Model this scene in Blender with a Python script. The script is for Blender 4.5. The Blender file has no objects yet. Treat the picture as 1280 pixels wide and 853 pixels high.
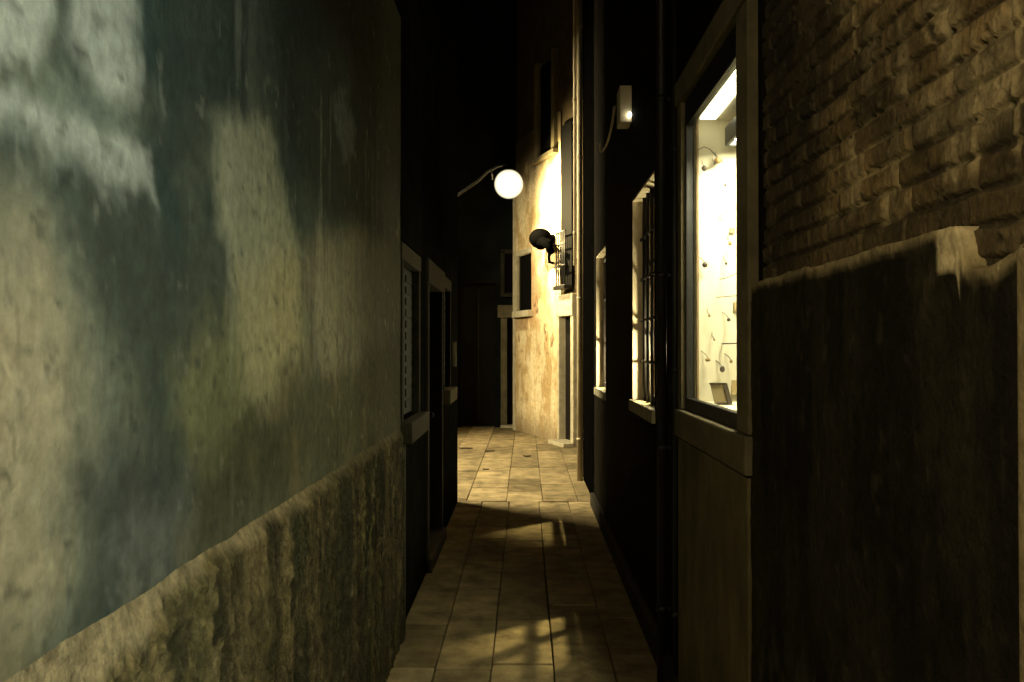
import bpy, bmesh, math, random
import numpy as np
from mathutils import Vector, Matrix

random.seed(7)
S = bpy.context.scene
COL = S.collection
R = math.radians

# ------------------------------------------------------------------ noise
def _hash(ix, iy, seed):
    n = (ix.astype(np.int64) * 374761393 + iy.astype(np.int64) * 668265263 + seed * 2147483647) & 0xFFFFFFFF
    n = ((n ^ (n >> 13)) * 1274126177) & 0xFFFFFFFF
    n = n ^ (n >> 16)
    return (n & 0xFFFFFF) / float(0xFFFFFF)

def vnoise(x, y, seed=0):
    x0 = np.floor(x); y0 = np.floor(y)
    fx = x - x0; fy = y - y0
    fx = fx * fx * (3 - 2 * fx); fy = fy * fy * (3 - 2 * fy)
    a = _hash(x0, y0, seed); b = _hash(x0 + 1, y0, seed)
    c = _hash(x0, y0 + 1, seed); d = _hash(x0 + 1, y0 + 1, seed)
    return (a * (1 - fx) + b * fx) * (1 - fy) + (c * (1 - fx) + d * fx) * fy

def fbm(x, y, seed=0, oct=4):
    t = 0; amp = 0.5; s = 0
    for i in range(oct):
        t = t + amp * vnoise(x * 2 ** i, y * 2 ** i, seed + i * 17); s += amp; amp *= 0.5
    return t / s

def sstep(a, b, x):
    t = np.clip((x - a) / (b - a), 0, 1)
    return t * t * (3 - 2 * t)

def mix3(a, b, m):
    return a * (1 - m[..., None]) + b * m[..., None]

# ------------------------------------------------------------------ materials
MATS = {}
def mat(name, color=(.5, .5, .5), rough=.8, metal=0., noise=0., nscale=8., stretch=(1, 1, 1), bump=0., bscale=60.,
        attr=False, dist=.01, spec=.5, island=0.):
    if name in MATS: return MATS[name]
    m = bpy.data.materials.new(name); m.use_nodes = True
    nt = m.node_tree; N = nt.nodes; L = nt.links
    b = N['Principled BSDF']
    b.inputs['Roughness'].default_value = rough
    b.inputs['Metallic'].default_value = metal
    b.inputs['Specular IOR Level'].default_value = spec
    tc = N.new('ShaderNodeTexCoord')
    mp = N.new('ShaderNodeMapping'); mp.inputs['Scale'].default_value = stretch
    L.new(tc.outputs['Object'], mp.inputs['Vector'])
    if attr:
        a = N.new('ShaderNodeAttribute'); a.attribute_name = 'stain_shade'
        base = a.outputs['Color']
    else:
        rgb = N.new('ShaderNodeRGB'); rgb.outputs[0].default_value = (*color, 1)
        base = rgb.outputs[0]
    if island:
        g = N.new('ShaderNodeNewGeometry')
        mr = N.new('ShaderNodeMapRange'); mr.inputs['To Min'].default_value = 1 - island; mr.inputs['To Max'].default_value = 1 + island
        L.new(g.outputs['Random Per Island'], mr.inputs['Value'])
        mx = N.new('ShaderNodeVectorMath'); mx.operation = 'SCALE'
        L.new(base, mx.inputs[0]); L.new(mr.outputs[0], mx.inputs['Scale'])
        base = mx.outputs[0]
    if noise:
        n = N.new('ShaderNodeTexNoise'); n.inputs['Scale'].default_value = nscale; n.inputs['Detail'].default_value = 7
        n.inputs['Roughness'].default_value = .65
        L.new(mp.outputs[0], n.inputs['Vector'])
        mr = N.new('ShaderNodeMapRange'); mr.inputs['From Min'].default_value = .3; mr.inputs['From Max'].default_value = .7
        mr.inputs['To Min'].default_value = 1 - noise; mr.inputs['To Max'].default_value = 1 + noise
        L.new(n.outputs['Fac'], mr.inputs['Value'])
        mx = N.new('ShaderNodeVectorMath'); mx.operation = 'SCALE'
        L.new(base, mx.inputs[0]); L.new(mr.outputs[0], mx.inputs['Scale'])
        base = mx.outputs[0]
        mr2 = N.new('ShaderNodeMapRange'); mr2.inputs['To Min'].default_value = max(.05, rough - .12); mr2.inputs['To Max'].default_value = min(1, rough + .12)
        L.new(n.outputs['Fac'], mr2.inputs['Value']); L.new(mr2.outputs[0], b.inputs['Roughness'])
    L.new(base, b.inputs['Base Color'])
    if bump:
        n2 = N.new('ShaderNodeTexNoise'); n2.inputs['Scale'].default_value = bscale; n2.inputs['Detail'].default_value = 6
        L.new(mp.outputs[0], n2.inputs['Vector'])
        bp = N.new('ShaderNodeBump'); bp.inputs['Strength'].default_value = bump; bp.inputs['Distance'].default_value = dist
        L.new(n2.outputs['Fac'], bp.inputs['Height']); L.new(bp.outputs[0], b.inputs['Normal'])
    MATS[name] = m
    return m

def emit(name, color, strength):
    m = bpy.data.materials.new(name); m.use_nodes = True
    b = m.node_tree.nodes['Principled BSDF']
    b.inputs['Base Color'].default_value = (.8, .8, .75, 1)
    b.inputs['Emission Color'].default_value = (*color, 1)
    b.inputs['Emission Strength'].default_value = strength
    MATS[name] = m
    return m

def glass_mat():
    m = bpy.data.materials.new('thin_glass'); m.use_nodes = True
    nt = m.node_tree; N = nt.nodes; L = nt.links
    for n in list(N):
        if n.type != 'OUTPUT_MATERIAL': N.remove(n)
    out = [n for n in N if n.type == 'OUTPUT_MATERIAL'][0]
    t = N.new('ShaderNodeBsdfTransparent'); t.inputs[0].default_value = (.93, .95, .93, 1)
    g = N.new('ShaderNodeBsdfGlossy'); g.inputs['Roughness'].default_value = .02
    lw = N.new('ShaderNodeLayerWeight'); lw.inputs['Blend'].default_value = .5
    pw = N.new('ShaderNodeMath'); pw.operation = 'POWER'; pw.inputs[1].default_value = 5
    f = N.new('ShaderNodeMath'); f.operation = 'MULTIPLY_ADD'; f.inputs[1].default_value = .6; f.inputs[2].default_value = .04
    L.new(lw.outputs['Facing'], pw.inputs[0]); L.new(pw.outputs[0], f.inputs[0])
    mx = N.new('ShaderNodeMixShader')
    L.new(f.outputs[0], mx.inputs[0]); L.new(t.outputs[0], mx.inputs[1]); L.new(g.outputs[0], mx.inputs[2])
    L.new(mx.outputs[0], out.inputs['Surface'])
    return m

# ------------------------------------------------------------------ objects
OFF = {}
def thing(name, label, cat, loc=(0, 0, 0), rz=0, group=None):
    o = bpy.data.objects.new(name, None); COL.objects.link(o)
    o.empty_display_size = .1
    o.location = loc; o.rotation_euler = (0, 0, rz)
    o['label'] = label; o['category'] = cat
    if group: o['group'] = group
    OFF[o.name] = Vector(loc) if rz == 0 else Vector((0, 0, 0))
    return o

def tag(o, label, cat, group=None):
    o['label'] = label; o['category'] = cat
    if group: o['group'] = group
    return o

def link_mesh(name, me, material, parent=None):
    o = bpy.data.objects.new(name, me); COL.objects.link(o)
    if material: me.materials.append(material)
    if parent:
        off = OFF[parent.name]
        if off.length: me.transform(Matrix.Translation(-off))
        o.parent = parent; OFF[o.name] = off
    else: OFF[o.name] = Vector((0, 0, 0))
    return o

class MB:
    def __init__(s): s.bm = bmesh.new()
    def box(s, x0, x1, y0, y1, z0, z1, bev=0, jit=0):
        vs = [s.bm.verts.new((x, y, z)) for x in (x0, x1) for y in (y0, y1) for z in (z0, z1)]
        F = [(0, 1, 3, 2), (4, 6, 7, 5), (0, 4, 5, 1), (2, 3, 7, 6), (0, 2, 6, 4), (1, 5, 7, 3)]
        fs = [s.bm.faces.new([vs[i] for i in f]) for f in F]
        if jit:
            for v in vs: v.co += Vector((random.uniform(-jit, jit), random.uniform(-jit, jit), random.uniform(-jit, jit) * .5))
        if bev:
            es = list({e for f in fs for e in f.edges})
            bmesh.ops.bevel(s.bm, geom=es, offset=bev, segments=2, affect='EDGES', profile=.6)
        return s
    def tube(s, pts, r, seg=10):
        pts = [Vector(p) for p in pts]; rings = []
        rr = r if isinstance(r, (list, tuple)) else [r] * len(pts)
        up = None
        for i, p in enumerate(pts):
            d = (pts[min(i + 1, len(pts) - 1)] - pts[max(i - 1, 0)]).normalized()
            if up is None: up = d.orthogonal().normalized()
            else: up = (up - d * up.dot(d)).normalized()
            v = d.cross(up)
            rings.append([s.bm.verts.new(p + (up * math.cos(a) + v * math.sin(a)) * rr[i]) for a in [2 * math.pi * k / seg for k in range(seg)]])
        for a, b in zip(rings, rings[1:]):
            for k in range(seg):
                f = s.bm.faces.new((a[k], a[(k + 1) % seg], b[(k + 1) % seg], b[k])); f.smooth = True
        s.bm.faces.new(rings[0][::-1]); s.bm.faces.new(rings[-1])
        return s
    def lathe(s, c, prof, seg=24, axis='Z', cap=True):
        c = Vector(c); rings = []
        for r, h in prof:
            ring = []
            for k in range(seg):
                a = 2 * math.pi * k / seg
                p = Vector((r * math.cos(a), r * math.sin(a), h))
                if axis == 'X': p = Vector((p.z, p.x, p.y))
                if axis == 'Y': p = Vector((p.x, p.z, p.y))
                ring.append(s.bm.verts.new(c + p))
            rings.append(ring)
        for a, b in zip(rings, rings[1:]):
            for k in range(seg):
                f = s.bm.faces.new((a[k], a[(k + 1) % seg], b[(k + 1) % seg], b[k])); f.smooth = True
        if cap:
            s.bm.faces.new(rings[0][::-1]); s.bm.faces.new(rings[-1])
        return s
    def sphere(s, c, r, sx=1, sy=1, sz=1, u=16, v=10):
        M = Matrix.Translation(c) @ Matrix.Diagonal((sx, sy, sz, 1))
        g = bmesh.ops.create_uvsphere(s.bm, u_segments=u, v_segments=v, radius=r, matrix=M)
        for f in {f for w in g['verts'] for f in w.link_faces}: f.smooth = True
        return s
    def prism(s, poly, d0, d1, axis='X'):
        def P(a, b, d): return {'X': (d, a, b), 'Y': (a, d, b), 'Z': (a, b, d)}[axis]
        A = [s.bm.verts.new(P(a, b, d0)) for a, b in poly]; B = [s.bm.verts.new(P(a, b, d1)) for a, b in poly]
        n = len(poly)
        s.bm.faces.new(A); s.bm.faces.new(B[::-1])
        for i in range(n): s.bm.faces.new((A[i], B[i], B[(i + 1) % n], A[(i + 1) % n]))
        return s
    def build(s, name, material, parent=None):
        bmesh.ops.recalc_face_normals(s.bm, faces=s.bm.faces)
        me = bpy.data.meshes.new(name); s.bm.to_mesh(me); s.bm.free()
        return link_mesh(name, me, material, parent)

def grid(name, P, C, material, parent, flip=False, smooth=True):
    """P (n,m,3) points, C (n,m,3) surface colours -> one sheet mesh"""
    n, m = P.shape[:2]
    me = bpy.data.meshes.new(name)
    idx = np.arange(n * m).reshape(n, m)
    q = np.stack([idx[:-1, :-1], idx[1:, :-1], idx[1:, 1:], idx[:-1, 1:]], -1).reshape(-1, 4)
    if flip: q = q[:, ::-1]
    me.vertices.add(n * m); me.vertices.foreach_set('co', np.ascontiguousarray(P, dtype=np.float32).ravel())
    nf = len(q)
    me.loops.add(nf * 4); me.loops.foreach_set('vertex_index', np.ascontiguousarray(q, dtype=np.int32).ravel())
    me.polygons.add(nf)
    me.polygons.foreach_set('loop_start', np.arange(0, nf * 4, 4, dtype=np.int32))
    me.polygons.foreach_set('loop_total', np.full(nf, 4, dtype=np.int32))
    me.update(calc_edges=True)
    me.polygons.foreach_set('use_smooth', np.full(nf, smooth))
    if C is not None:
        a = me.color_attributes.new('stain_shade', 'FLOAT_COLOR', 'POINT')
        cc = np.ones((n * m, 4), np.float32); cc[:, :3] = C.reshape(-1, 3)
        a.data.foreach_set('color', cc.ravel())
    me.validate()
    return link_mesh(name, me, material, parent)

# ------------------------------------------------------------------ palette
GLASS = glass_mat()
M_ROUGHDARK = mat('dark_stucco', (.008, .0066, .0045), .95, noise=.5, nscale=5, bump=.6, bscale=45, dist=.01, spec=.02)
M_WALLATTR = mat('stained_shaded_plaster', attr=True, rough=.92, noise=.22, nscale=26, bump=.35, bscale=70, dist=.008, spec=.12)
M_DADO = mat('rough_render', attr=True, rough=.95, noise=.35, nscale=40, bump=.8, bscale=90, dist=.012, spec=.1)
M_BRICK = mat('old_brick', attr=True, rough=.95, noise=.35, nscale=45, bump=.8, bscale=120, dist=.006, spec=.1)
M_STONE = mat('weathered_stone', (.105, .088, .05), .9, noise=.35, nscale=7, bump=.4, bscale=50, spec=.2)
M_PALESTONE = mat('pale_istrian_stone', (.36, .32, .22), .85, noise=.25, nscale=9, bump=.4, bscale=60, spec=.2)
M_LEFTSTONE = mat('near_black_stone', (.019, .016, .009), .9, noise=.45, nscale=12, bump=.5, bscale=60, spec=.2)  # very dark stone tone for left trim and plinth
M_METAL = mat('black_window_metal', (.012, .012, .013), .45, metal=.3, noise=.2, nscale=30)
M_IRON = mat('wrought_iron', (.02, .018, .016), .6, metal=.6, noise=.3, nscale=40)
M_PIPE = mat('painted_pipe', (.02, .02, .019), .55, metal=.5, noise=.35, nscale=14, stretch=(1, 1, .3))
M_WOOD = mat('dark_wood', (.022, .015, .009), .8, noise=.5, nscale=14, stretch=(6, 6, .6), bump=.3, bscale=30)
M_SHUT = mat('green_shutter', (.018, .022, .016), .75, noise=.4, nscale=18, stretch=(4, 4, .5), spec=.2)
M_WHITE = mat('cream_board', (.86, .80, .62), .7, noise=.05, nscale=7)
M_ROOM = mat('tan_room_plaster', (.32, .21, .11), .9, noise=.2, nscale=4)
M_REVEAL = mat('limewashed_reveal', (.72, .62, .42), .85, noise=.2, nscale=12, stretch=(1, 1, .35), bump=.3, bscale=40)
M_CREAM = mat('cream_plastic', (.80, .70, .46), .5, noise=.1, nscale=12)
M_TILEROOF = mat('terracotta_roof', (.18, .07, .04), .9, noise=.4, nscale=8)
M_SLAB = mat('trachyte_paving', (.20, .158, .088), .82, noise=.55, nscale=5, bump=.4, bscale=55, dist=.006, island=.34, spec=.06)
M_GROUND = mat('joint_dirt', (.035, .028, .016), .95, noise=.4, nscale=10)

# ------------------------------------------------------------------ camera
cam = bpy.data.cameras.new('camera'); co = bpy.data.objects.new('camera', cam); COL.objects.link(co)
cam.sensor_width = 36; cam.lens = 30; cam.clip_start = .05; cam.clip_end = 600
CAMH = 1.6
co.location = (0, 0, CAMH)
co.rotation_euler = (R(90.46), 0, R(.91))
S.camera = co
F = 1066.7; VX, VY = 657., 435.
def on_left(x, y, X=.70):      # where a line of sight meets the left wall (used for measuring its stains)
    d = X * F / (VX - x); return d, CAMH + (VY - y) * d / F
def left_poly(pts): return np.array([on_left(*p) for p in pts])

# ------------------------------------------------------------------ ground
def structure(o): o['kind'] = 'structure'; return o
g = MB(); g.box(-40, 40, -20, 60, -.30, -.035)
structure(g.build('ground', M_GROUND))
pv = MB()
def slabs(xs, y0, y1, lmin, lmax, gap=.0035):
    for xa, xb in zip(xs, xs[1:]):
        y = y0 - random.uniform(0, lmax)
        while y < y1:
            l = random.uniform(lmin, lmax)
            ya, yb = max(y, y0), min(y + l, y1)
            if yb - ya > .05:
                dz = random.uniform(-.003, .003)
                pv.box(xa + gap, xb - gap, ya + gap, yb - gap, -.05, dz, bev=.006, jit=.0025)
            y += l
slabs([-.76, -.45, -.17, .14, .44, .72], -1.5, 8.9, .42, .85)
slabs([-7.0, -6.2, -5.4, -4.6, -3.9, -3.2, -2.6, -2.0, -1.5, -1.08, -.62, -.2, .18, .55, .95, 1.5, 2.1], 8.9, 17.6, .55, 1.1)
structure(pv.build('alley_pavement', M_SLAB))

# ------------------------------------------------------------------ LEFT HOUSE (stained plaster)
lh = thing('plastered_house', 'house with damp stained grey green plaster wall above rough cement dado', 'house', (-.7, 3.0, 0))
w = MB()
HT = 9.0
# carcass behind the faces, with openings left for windows and the door
w.box(-5.5, -.86, -3.0, 8.85, 0, HT)
def lwall(y0, y1, z0, z1): w.box(-.86, -.705, y0, y1, z0, z1)
lwall(-3.0, -1.2, 0, HT)
lwall(-1.2, 4.76, 3.45, HT)
lwall(4.76, 5.66, 0, 1.18); lwall(4.76, 5.66, 2.22, HT)
lwall(5.66, 6.05, 0, HT)
lwall(6.05, 7.15, 2.20, HT)
lwall(7.15, 7.22, 0, HT)
lwall(7.22, 7.95, 0, 1.22); lwall(7.22, 7.95, 2.2, HT)
lwall(7.95, 8.85, 0, HT)
w.build('wall', mat('shade_black_wall', (.0075, .0075, .0055), .95, noise=.5, nscale=5, bump=.6, bscale=45, spec=0), lh)  # wall coloured near black in place of shade
r_ = MB(); r_.box(-5.8, -.45, -3.2, 9.1, HT, HT + .12); r_.build('roof', M_TILEROOF, lh)

# stained plaster sheet
ys = np.concatenate([np.linspace(-1.2, .7, 60), np.linspace(.7, 2.6, 230)[1:], np.linspace(2.6, 4.76, 150)[1:]])
zs = np.linspace(1.10, 3.45, 200)
Y, Z = np.meshgrid(ys, zs, indexing='ij')

def poly_sd(poly, px, py):
    d = np.full(px.shape, 1e9); inside = np.zeros(px.shape, bool)
    n = len(poly)
    for i in range(n):
        ax, ay = poly[i]; bx, by = poly[(i + 1) % n]
        ex, ey = bx - ax, by - ay
        t = np.clip(((px - ax) * ex + (py - ay) * ey) / (ex * ex + ey * ey + 1e-12), 0, 1)
        d = np.minimum(d, (px - ax - t * ex) ** 2 + (py - ay - t * ey) ** 2)
        c = ((ay > py) != (by > py)) & (px < (bx - ax) * (py - ay) / (by - ay + 1e-12) + ax)
        inside ^= c
    d = np.sqrt(d)
    return np.where(inside, d, -d)

# log-stretch along the wall keeps blob edges even
def ly(y): return np.log(np.maximum(y, .15) + .35) * 1.6
W1 = fbm(Y * 3.2, Z * 3.2, 3, 5) - .5; W2 = fbm(Y * 3.2 + 9, Z * 3.2, 5, 5) - .5
W3 = fbm(Y * 14, Z * 14, 7, 3) - .5
W4 = fbm(Y * 45, Z * 30, 9, 3) - .5
Yw = ly(Y) + .15 * W1 + .04 * W3 + .020 * W4; Zw = Z + .24 * W2 + .06 * W3 + .03 * W4
def blob(pts, soft):
    p = left_poly(pts); p = np.stack([ly(p[:, 0]), p[:, 1]], 1)
    return sstep(-soft, soft, poly_sd(p, Yw, Zw))

streak = fbm(Y * 22, Z * 1.3, 11, 4)
streak2 = fbm(Y * 9, Z * .8, 13, 4)
cloud = fbm(Y * 2.2, Z * 2.2, 21, 5)
fine = fbm(Y * 40, Z * 40, 23, 3)

c_dark = np.array([.025, .042, .036]); c_mid = np.array([.105, .118, .082]); c_pale = np.array([.46, .49, .41]); c_warm = np.array([.47, .37, .21])
c_teal = np.array([.046, .056, .042]); c_ochre = np.array([.34, .28, .12])
A = np.broadcast_to(c_dark, Y.shape + (3,)).copy()
A = mix3(A, c_mid, np.clip(sstep(.42, .66, cloud) * .8, 0, 1))
low = sstep(2.1, 1.35, Z)
A = mix3(A, np.array([.15, .14, .075]), low * .45 * sstep(.3, .7, streak2 * .6 + cloud * .4))
def lay(col, m, a=1.0):
    global A
    A = mix3(A, col, np.clip(m * a, 0, 1))
rag = .72 + .55 * (cloud - .5) + .5 * (streak - .5)
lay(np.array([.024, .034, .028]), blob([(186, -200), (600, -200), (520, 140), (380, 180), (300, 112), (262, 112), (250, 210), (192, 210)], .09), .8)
lay(np.array([.010, .015, .012]), blob([(345, -250), (640, -250), (560, 340), (480, 300), (410, 265), (365, 190), (345, 100)], .12), .85)  # upper right shade painted into the plaster colour
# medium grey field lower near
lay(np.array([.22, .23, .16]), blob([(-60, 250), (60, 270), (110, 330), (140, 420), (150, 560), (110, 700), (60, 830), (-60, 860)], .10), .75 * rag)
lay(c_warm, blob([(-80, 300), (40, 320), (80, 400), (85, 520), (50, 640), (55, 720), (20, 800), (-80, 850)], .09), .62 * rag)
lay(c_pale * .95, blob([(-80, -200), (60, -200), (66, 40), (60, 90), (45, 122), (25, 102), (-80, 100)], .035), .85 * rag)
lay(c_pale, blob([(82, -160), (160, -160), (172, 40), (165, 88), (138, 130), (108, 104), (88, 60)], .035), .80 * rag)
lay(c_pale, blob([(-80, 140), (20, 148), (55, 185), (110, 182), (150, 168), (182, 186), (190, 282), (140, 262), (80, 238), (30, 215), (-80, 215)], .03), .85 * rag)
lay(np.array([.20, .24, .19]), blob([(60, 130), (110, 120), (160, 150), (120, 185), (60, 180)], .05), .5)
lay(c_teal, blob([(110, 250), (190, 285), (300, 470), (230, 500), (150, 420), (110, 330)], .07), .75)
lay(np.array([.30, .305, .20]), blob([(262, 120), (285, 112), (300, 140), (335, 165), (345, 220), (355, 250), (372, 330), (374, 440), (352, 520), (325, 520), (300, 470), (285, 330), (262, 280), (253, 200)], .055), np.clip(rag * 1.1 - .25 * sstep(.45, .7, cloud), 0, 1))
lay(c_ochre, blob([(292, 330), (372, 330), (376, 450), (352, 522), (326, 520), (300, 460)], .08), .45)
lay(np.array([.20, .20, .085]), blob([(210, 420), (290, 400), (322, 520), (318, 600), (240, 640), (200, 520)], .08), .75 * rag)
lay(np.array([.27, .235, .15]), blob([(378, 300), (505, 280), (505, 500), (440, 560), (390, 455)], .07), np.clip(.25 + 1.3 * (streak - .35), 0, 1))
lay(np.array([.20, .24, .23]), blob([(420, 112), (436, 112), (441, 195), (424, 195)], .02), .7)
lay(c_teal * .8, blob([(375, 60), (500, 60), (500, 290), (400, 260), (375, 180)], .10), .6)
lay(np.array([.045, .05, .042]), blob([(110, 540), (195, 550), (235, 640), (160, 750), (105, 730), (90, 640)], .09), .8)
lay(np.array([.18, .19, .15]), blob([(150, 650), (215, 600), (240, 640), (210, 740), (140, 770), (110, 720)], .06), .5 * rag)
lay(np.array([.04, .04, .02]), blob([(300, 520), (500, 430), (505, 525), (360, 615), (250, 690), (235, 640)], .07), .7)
# drips just over the ledge
drip = sstep(.40, .75, fbm(Y * 7, Z * 3, 31, 5)) * sstep(1.38, 1.15, Z + .5 * (fbm(Y * 5, Z * 2, 33, 4) - .5))
lay(np.array([.27, .225, .12]), drip, .6)
lay(np.array([.20, .22, .18]), sstep(.60, .72, streak) * sstep(1.3, 2.1, Z) * sstep(2.2, 2.9, Y), .5)
lay(np.array([.32, .34, .28]), sstep(.66, .74, streak2) * sstep(1.2, .9, np.abs(Y - 1.1)), .15)
# shadow edge painted into the colour high on the wall, dipping along the alley
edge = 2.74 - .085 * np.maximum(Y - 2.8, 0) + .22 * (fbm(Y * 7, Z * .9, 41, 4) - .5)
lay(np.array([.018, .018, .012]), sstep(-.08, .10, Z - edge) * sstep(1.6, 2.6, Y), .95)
lay(np.array([.03, .03, .02]), sstep(2.9, 4.6, Y + .8 * (streak - .5) + .5 * (cloud - .5)), .90)  # far end darkened in colour to mimic fading light
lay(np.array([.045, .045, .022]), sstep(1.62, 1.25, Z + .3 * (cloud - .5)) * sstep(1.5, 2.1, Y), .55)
A *= (.78 + .44 * fine)[..., None]
spk = sstep(.70, .80, fbm(Y * 30, Z * 30, 25, 2)); A = mix3(A, np.array([.03, .035, .028]), spk * .45)
spk = sstep(.74, .82, fbm(Y * 24, Z * 18, 27, 3)); A = mix3(A, np.array([.42, .42, .33]), spk * .13)
crk = sstep(.016, .004, np.abs(fbm(Y * 3.1, Z * 3.1, 29, 5) - .5)) * sstep(.45, .6, fbm(Y * 1.5, Z * 1.5, 35, 2)); A *= (1 - .3 * crk)[..., None]
D = .006 * (fbm(Y * 5, Z * 5, 51, 3) - .5) + .004 * (fine - .5)
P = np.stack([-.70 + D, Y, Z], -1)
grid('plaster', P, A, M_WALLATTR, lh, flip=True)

# rough dado with sloped mortar ledge
prof = np.concatenate([np.linspace(1.155, 1.02, 26), np.linspace(1.012, 0, 160)])
ys2 = np.concatenate([np.linspace(-1.2, .9, 50), np.linspace(.9, 2.8, 330)[1:], np.linspace(2.8, 4.70, 170)[1:]])
Y, Z = np.meshgrid(ys2, prof, indexing='ij')
led = 1.118 - .065 * sstep(1.9, 1.2, Y)
rough = sstep(.03, -.015, Z - led + .06 * (fbm(Y * 8, Z * 8, 61, 4) - .5))
T = .003 + (.022 + .012 * sstep(1.9, 1.2, Y)) * np.clip((1.155 - Z) / (1.16 - led), 0, 1) + .006 * sstep(1.1, .95, Z)
n1 = fbm(Y * 18, Z * 14, 63, 5); n2 = fbm(Y * 55, Z * 40, 65, 3); n3 = fbm(Y * 6, Z * 3, 67, 3)
nr = .55 + .45 * sstep(2.3, 1.5, Y)
vst = fbm(Y * 10 + 3 * (n1 - .5), Z * 2.4, 66, 5)
n4 = fbm(Y * 110, Z * 80, 64, 2)
T += rough * (nr * (.030 * (n1 - .5) + .026 * (n2 - .5) + .008 * (n4 - .5)) + .010 * (n3 - .5) + .006 * (vst - .5)) + (1 - rough) * .007 * (n1 - .5)
ZZ = Z + .014 * (fbm(Y * 7, Y * 0 + 3, 69, 4) - .5) * sstep(.6, 1.1, Z)
st = fbm(Y * 20, Z * 1.6, 71, 4); st2 = fbm(Y * 6, Z * .7, 73, 3)
A = mix3(np.broadcast_to(np.array([.20, .155, .07]), Y.shape + (3,)).copy(), np.array([.07, .058, .026]), sstep(.40, .62, st * .5 + n1 * .5))
A = mix3(A, np.array([.05, .055, .025]), sstep(.5, .68, st2) * .7)
A = mix3(A, np.array([.33, .27, .15]), (1 - rough) * (.5 + .5 * n1))
A *= (1 - .72 * sstep(1.5, 3.4, Y))[..., None]  # light falloff along the alley painted into the dado colour
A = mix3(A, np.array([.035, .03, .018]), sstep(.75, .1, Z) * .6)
A = mix3(A, np.array([.36, .30, .17]), sstep(.66, .84, fbm(Y * 12, Z * 12, 75, 4)) * rough * .5 * nr)
A = mix3(A, np.array([.17, .145, .055]), sstep(.5, .75, vst) * rough * .45)
A = mix3(A, np.array([.020, .020, .010]), sstep(.5, .72, fbm(Y * 8 + 2 * (n1 - .5), Z * 1.2, 68, 5)) * rough * .75)
A *= (.50 + .9 * n2)[..., None] * .88
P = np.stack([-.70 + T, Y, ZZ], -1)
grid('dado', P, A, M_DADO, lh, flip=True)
ce = MB(); ce.box(-.70, -.668, 4.70, 4.76, 0, 1.06); ce.build('dado_end', M_LEFTSTONE, lh)

def left_window(y0, y1, z0, z1, style):
    wd = MB(); wd.box(-.855, -.80, y0, y1, z0, z1)
    win = wd.build('window', M_SHUT, lh)
    f = MB()
    f.box(-.80, -.694, y0, y0 + .05, z0 + .0, z1, bev=.004); f.box(-.80, -.694, y1 - .05, y1, z0, z1, bev=.004)
    f.box(-.80, -.692, y0 - .03, y1 + .03, z1 + .002, z1 + .10, bev=.006)
    f.build('frame', M_LEFTSTONE, win)
    s = MB(); s.box(-.80, -.635, y0 - .03, y1 + .03, z0 - .12, z0, bev=.012, jit=.004); s.build('sill', M_STONE if style else M_LEFTSTONE, win)
    sh = MB()
    for k in range(2):
        a = y0 + .055 + k * (y1 - y0 - .1) / 2; b = a + (y1 - y0 - .12) / 2
        sh.box(-.79, -.745, a, b, z0 + .01, z1 - .01, bev=.004)
        n = int((z1 - z0) / .07)
        for i in range(1, n):
            zz = z0 + i * (z1 - z0) / n
            sh.box(-.747, -.737, a + .05, b - .05, zz - .022, zz + .022)
    sh.build('shutter', M_SHUT, win)
left_window(4.80, 5.62, 1.18, 2.10, 0)
left_window(7.25, 7.92, 1.24, 2.12, 1)
d = MB(); d.box(-.855, -.80, 6.05, 7.15, .10, 2.10)
door = d.build('door', M_WOOD, lh)
f = MB()
f.box(-.86, -.690, 6.05, 6.13, .0, 2.06, bev=.006); f.box(-.86, -.690, 7.07, 7.15, 0, 2.06, bev=.006)
f.box(-.86, -.680, 6.0, 7.2, 2.063, 2.236, bev=.01)
f.build('frame', M_LEFTSTONE, door)
p_ = MB()
for a, b in ((.25, 1.0), (1.1, 2.05)):
    for k in range(2): p_.box(-.803, -.785, 6.22 + k * .40, 6.55 + k * .40, a, b, bev=.01)
p_.build('door_panel', M_WOOD, door)
st_ = MB(); st_.box(-.80, -.66, 6.05, 7.15, .0, .10, bev=.012); st_.build('step', M_LEFTSTONE, lh)
h = MB(); h.sphere((-.775, 6.98, 1.05), .028); h.build('handle', M_IRON, door)
pl = MB(); pl.box(-.704, -.668, 8.20, 8.225, 1.42, 1.66, bev=.004)
tag(pl.build('wall_plate', M_PALESTONE), 'small pale upright plate on the left wall near its dark far corner', 'wall plate')

# ------------------------------------------------------------------ RIGHT HOUSE (brick and shop windows)
rh = thing('brick_house', 'old brick house with dark plaster base and glowing shop windows', 'house', (.7, 3.0, 0))
w = MB()
XI = .82
def rwall(y0, y1, z0, z1, x0=.70, x1=XI): w.box(x0, x1, y0, y1, z0, z1)
rwall(-4.0, -.60, 0, HT)
rwall(-.60, 1.185, 2.47, HT); rwall(-.60, 1.165, 0, .90)
rwall(1.20, 2.56, 0, 3.40, x0=.735); rwall(1.185, 2.56, 3.40, HT)
rwall(2.56, 3.83, 0, 1.20); rwall(2.56, 2.735, 1.20, 2.66, x0=.705); rwall(3.70, 3.83, 1.20, 2.66, x0=.705); rwall(2.56, 3.83, 2.66, HT)
rwall(3.83, 4.64, 0, HT)
rwall(4.64, 5.62, 0, 1.25); rwall(4.64, 5.62, 2.57, HT)
rwall(5.62, 7.47, 0, HT)
rwall(7.47, 8.49, 0, 1.20); rwall(7.47, 8.49, 2.50, HT)
rwall(8.49, 8.70, 0, HT)
w.build('wall', M_ROUGHDARK, rh)
r_ = MB(); r_.box(.45, 6.2, -4.2, 10.7, HT, HT + .12); r_.build('roof', M_TILEROOF, rh)
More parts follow.
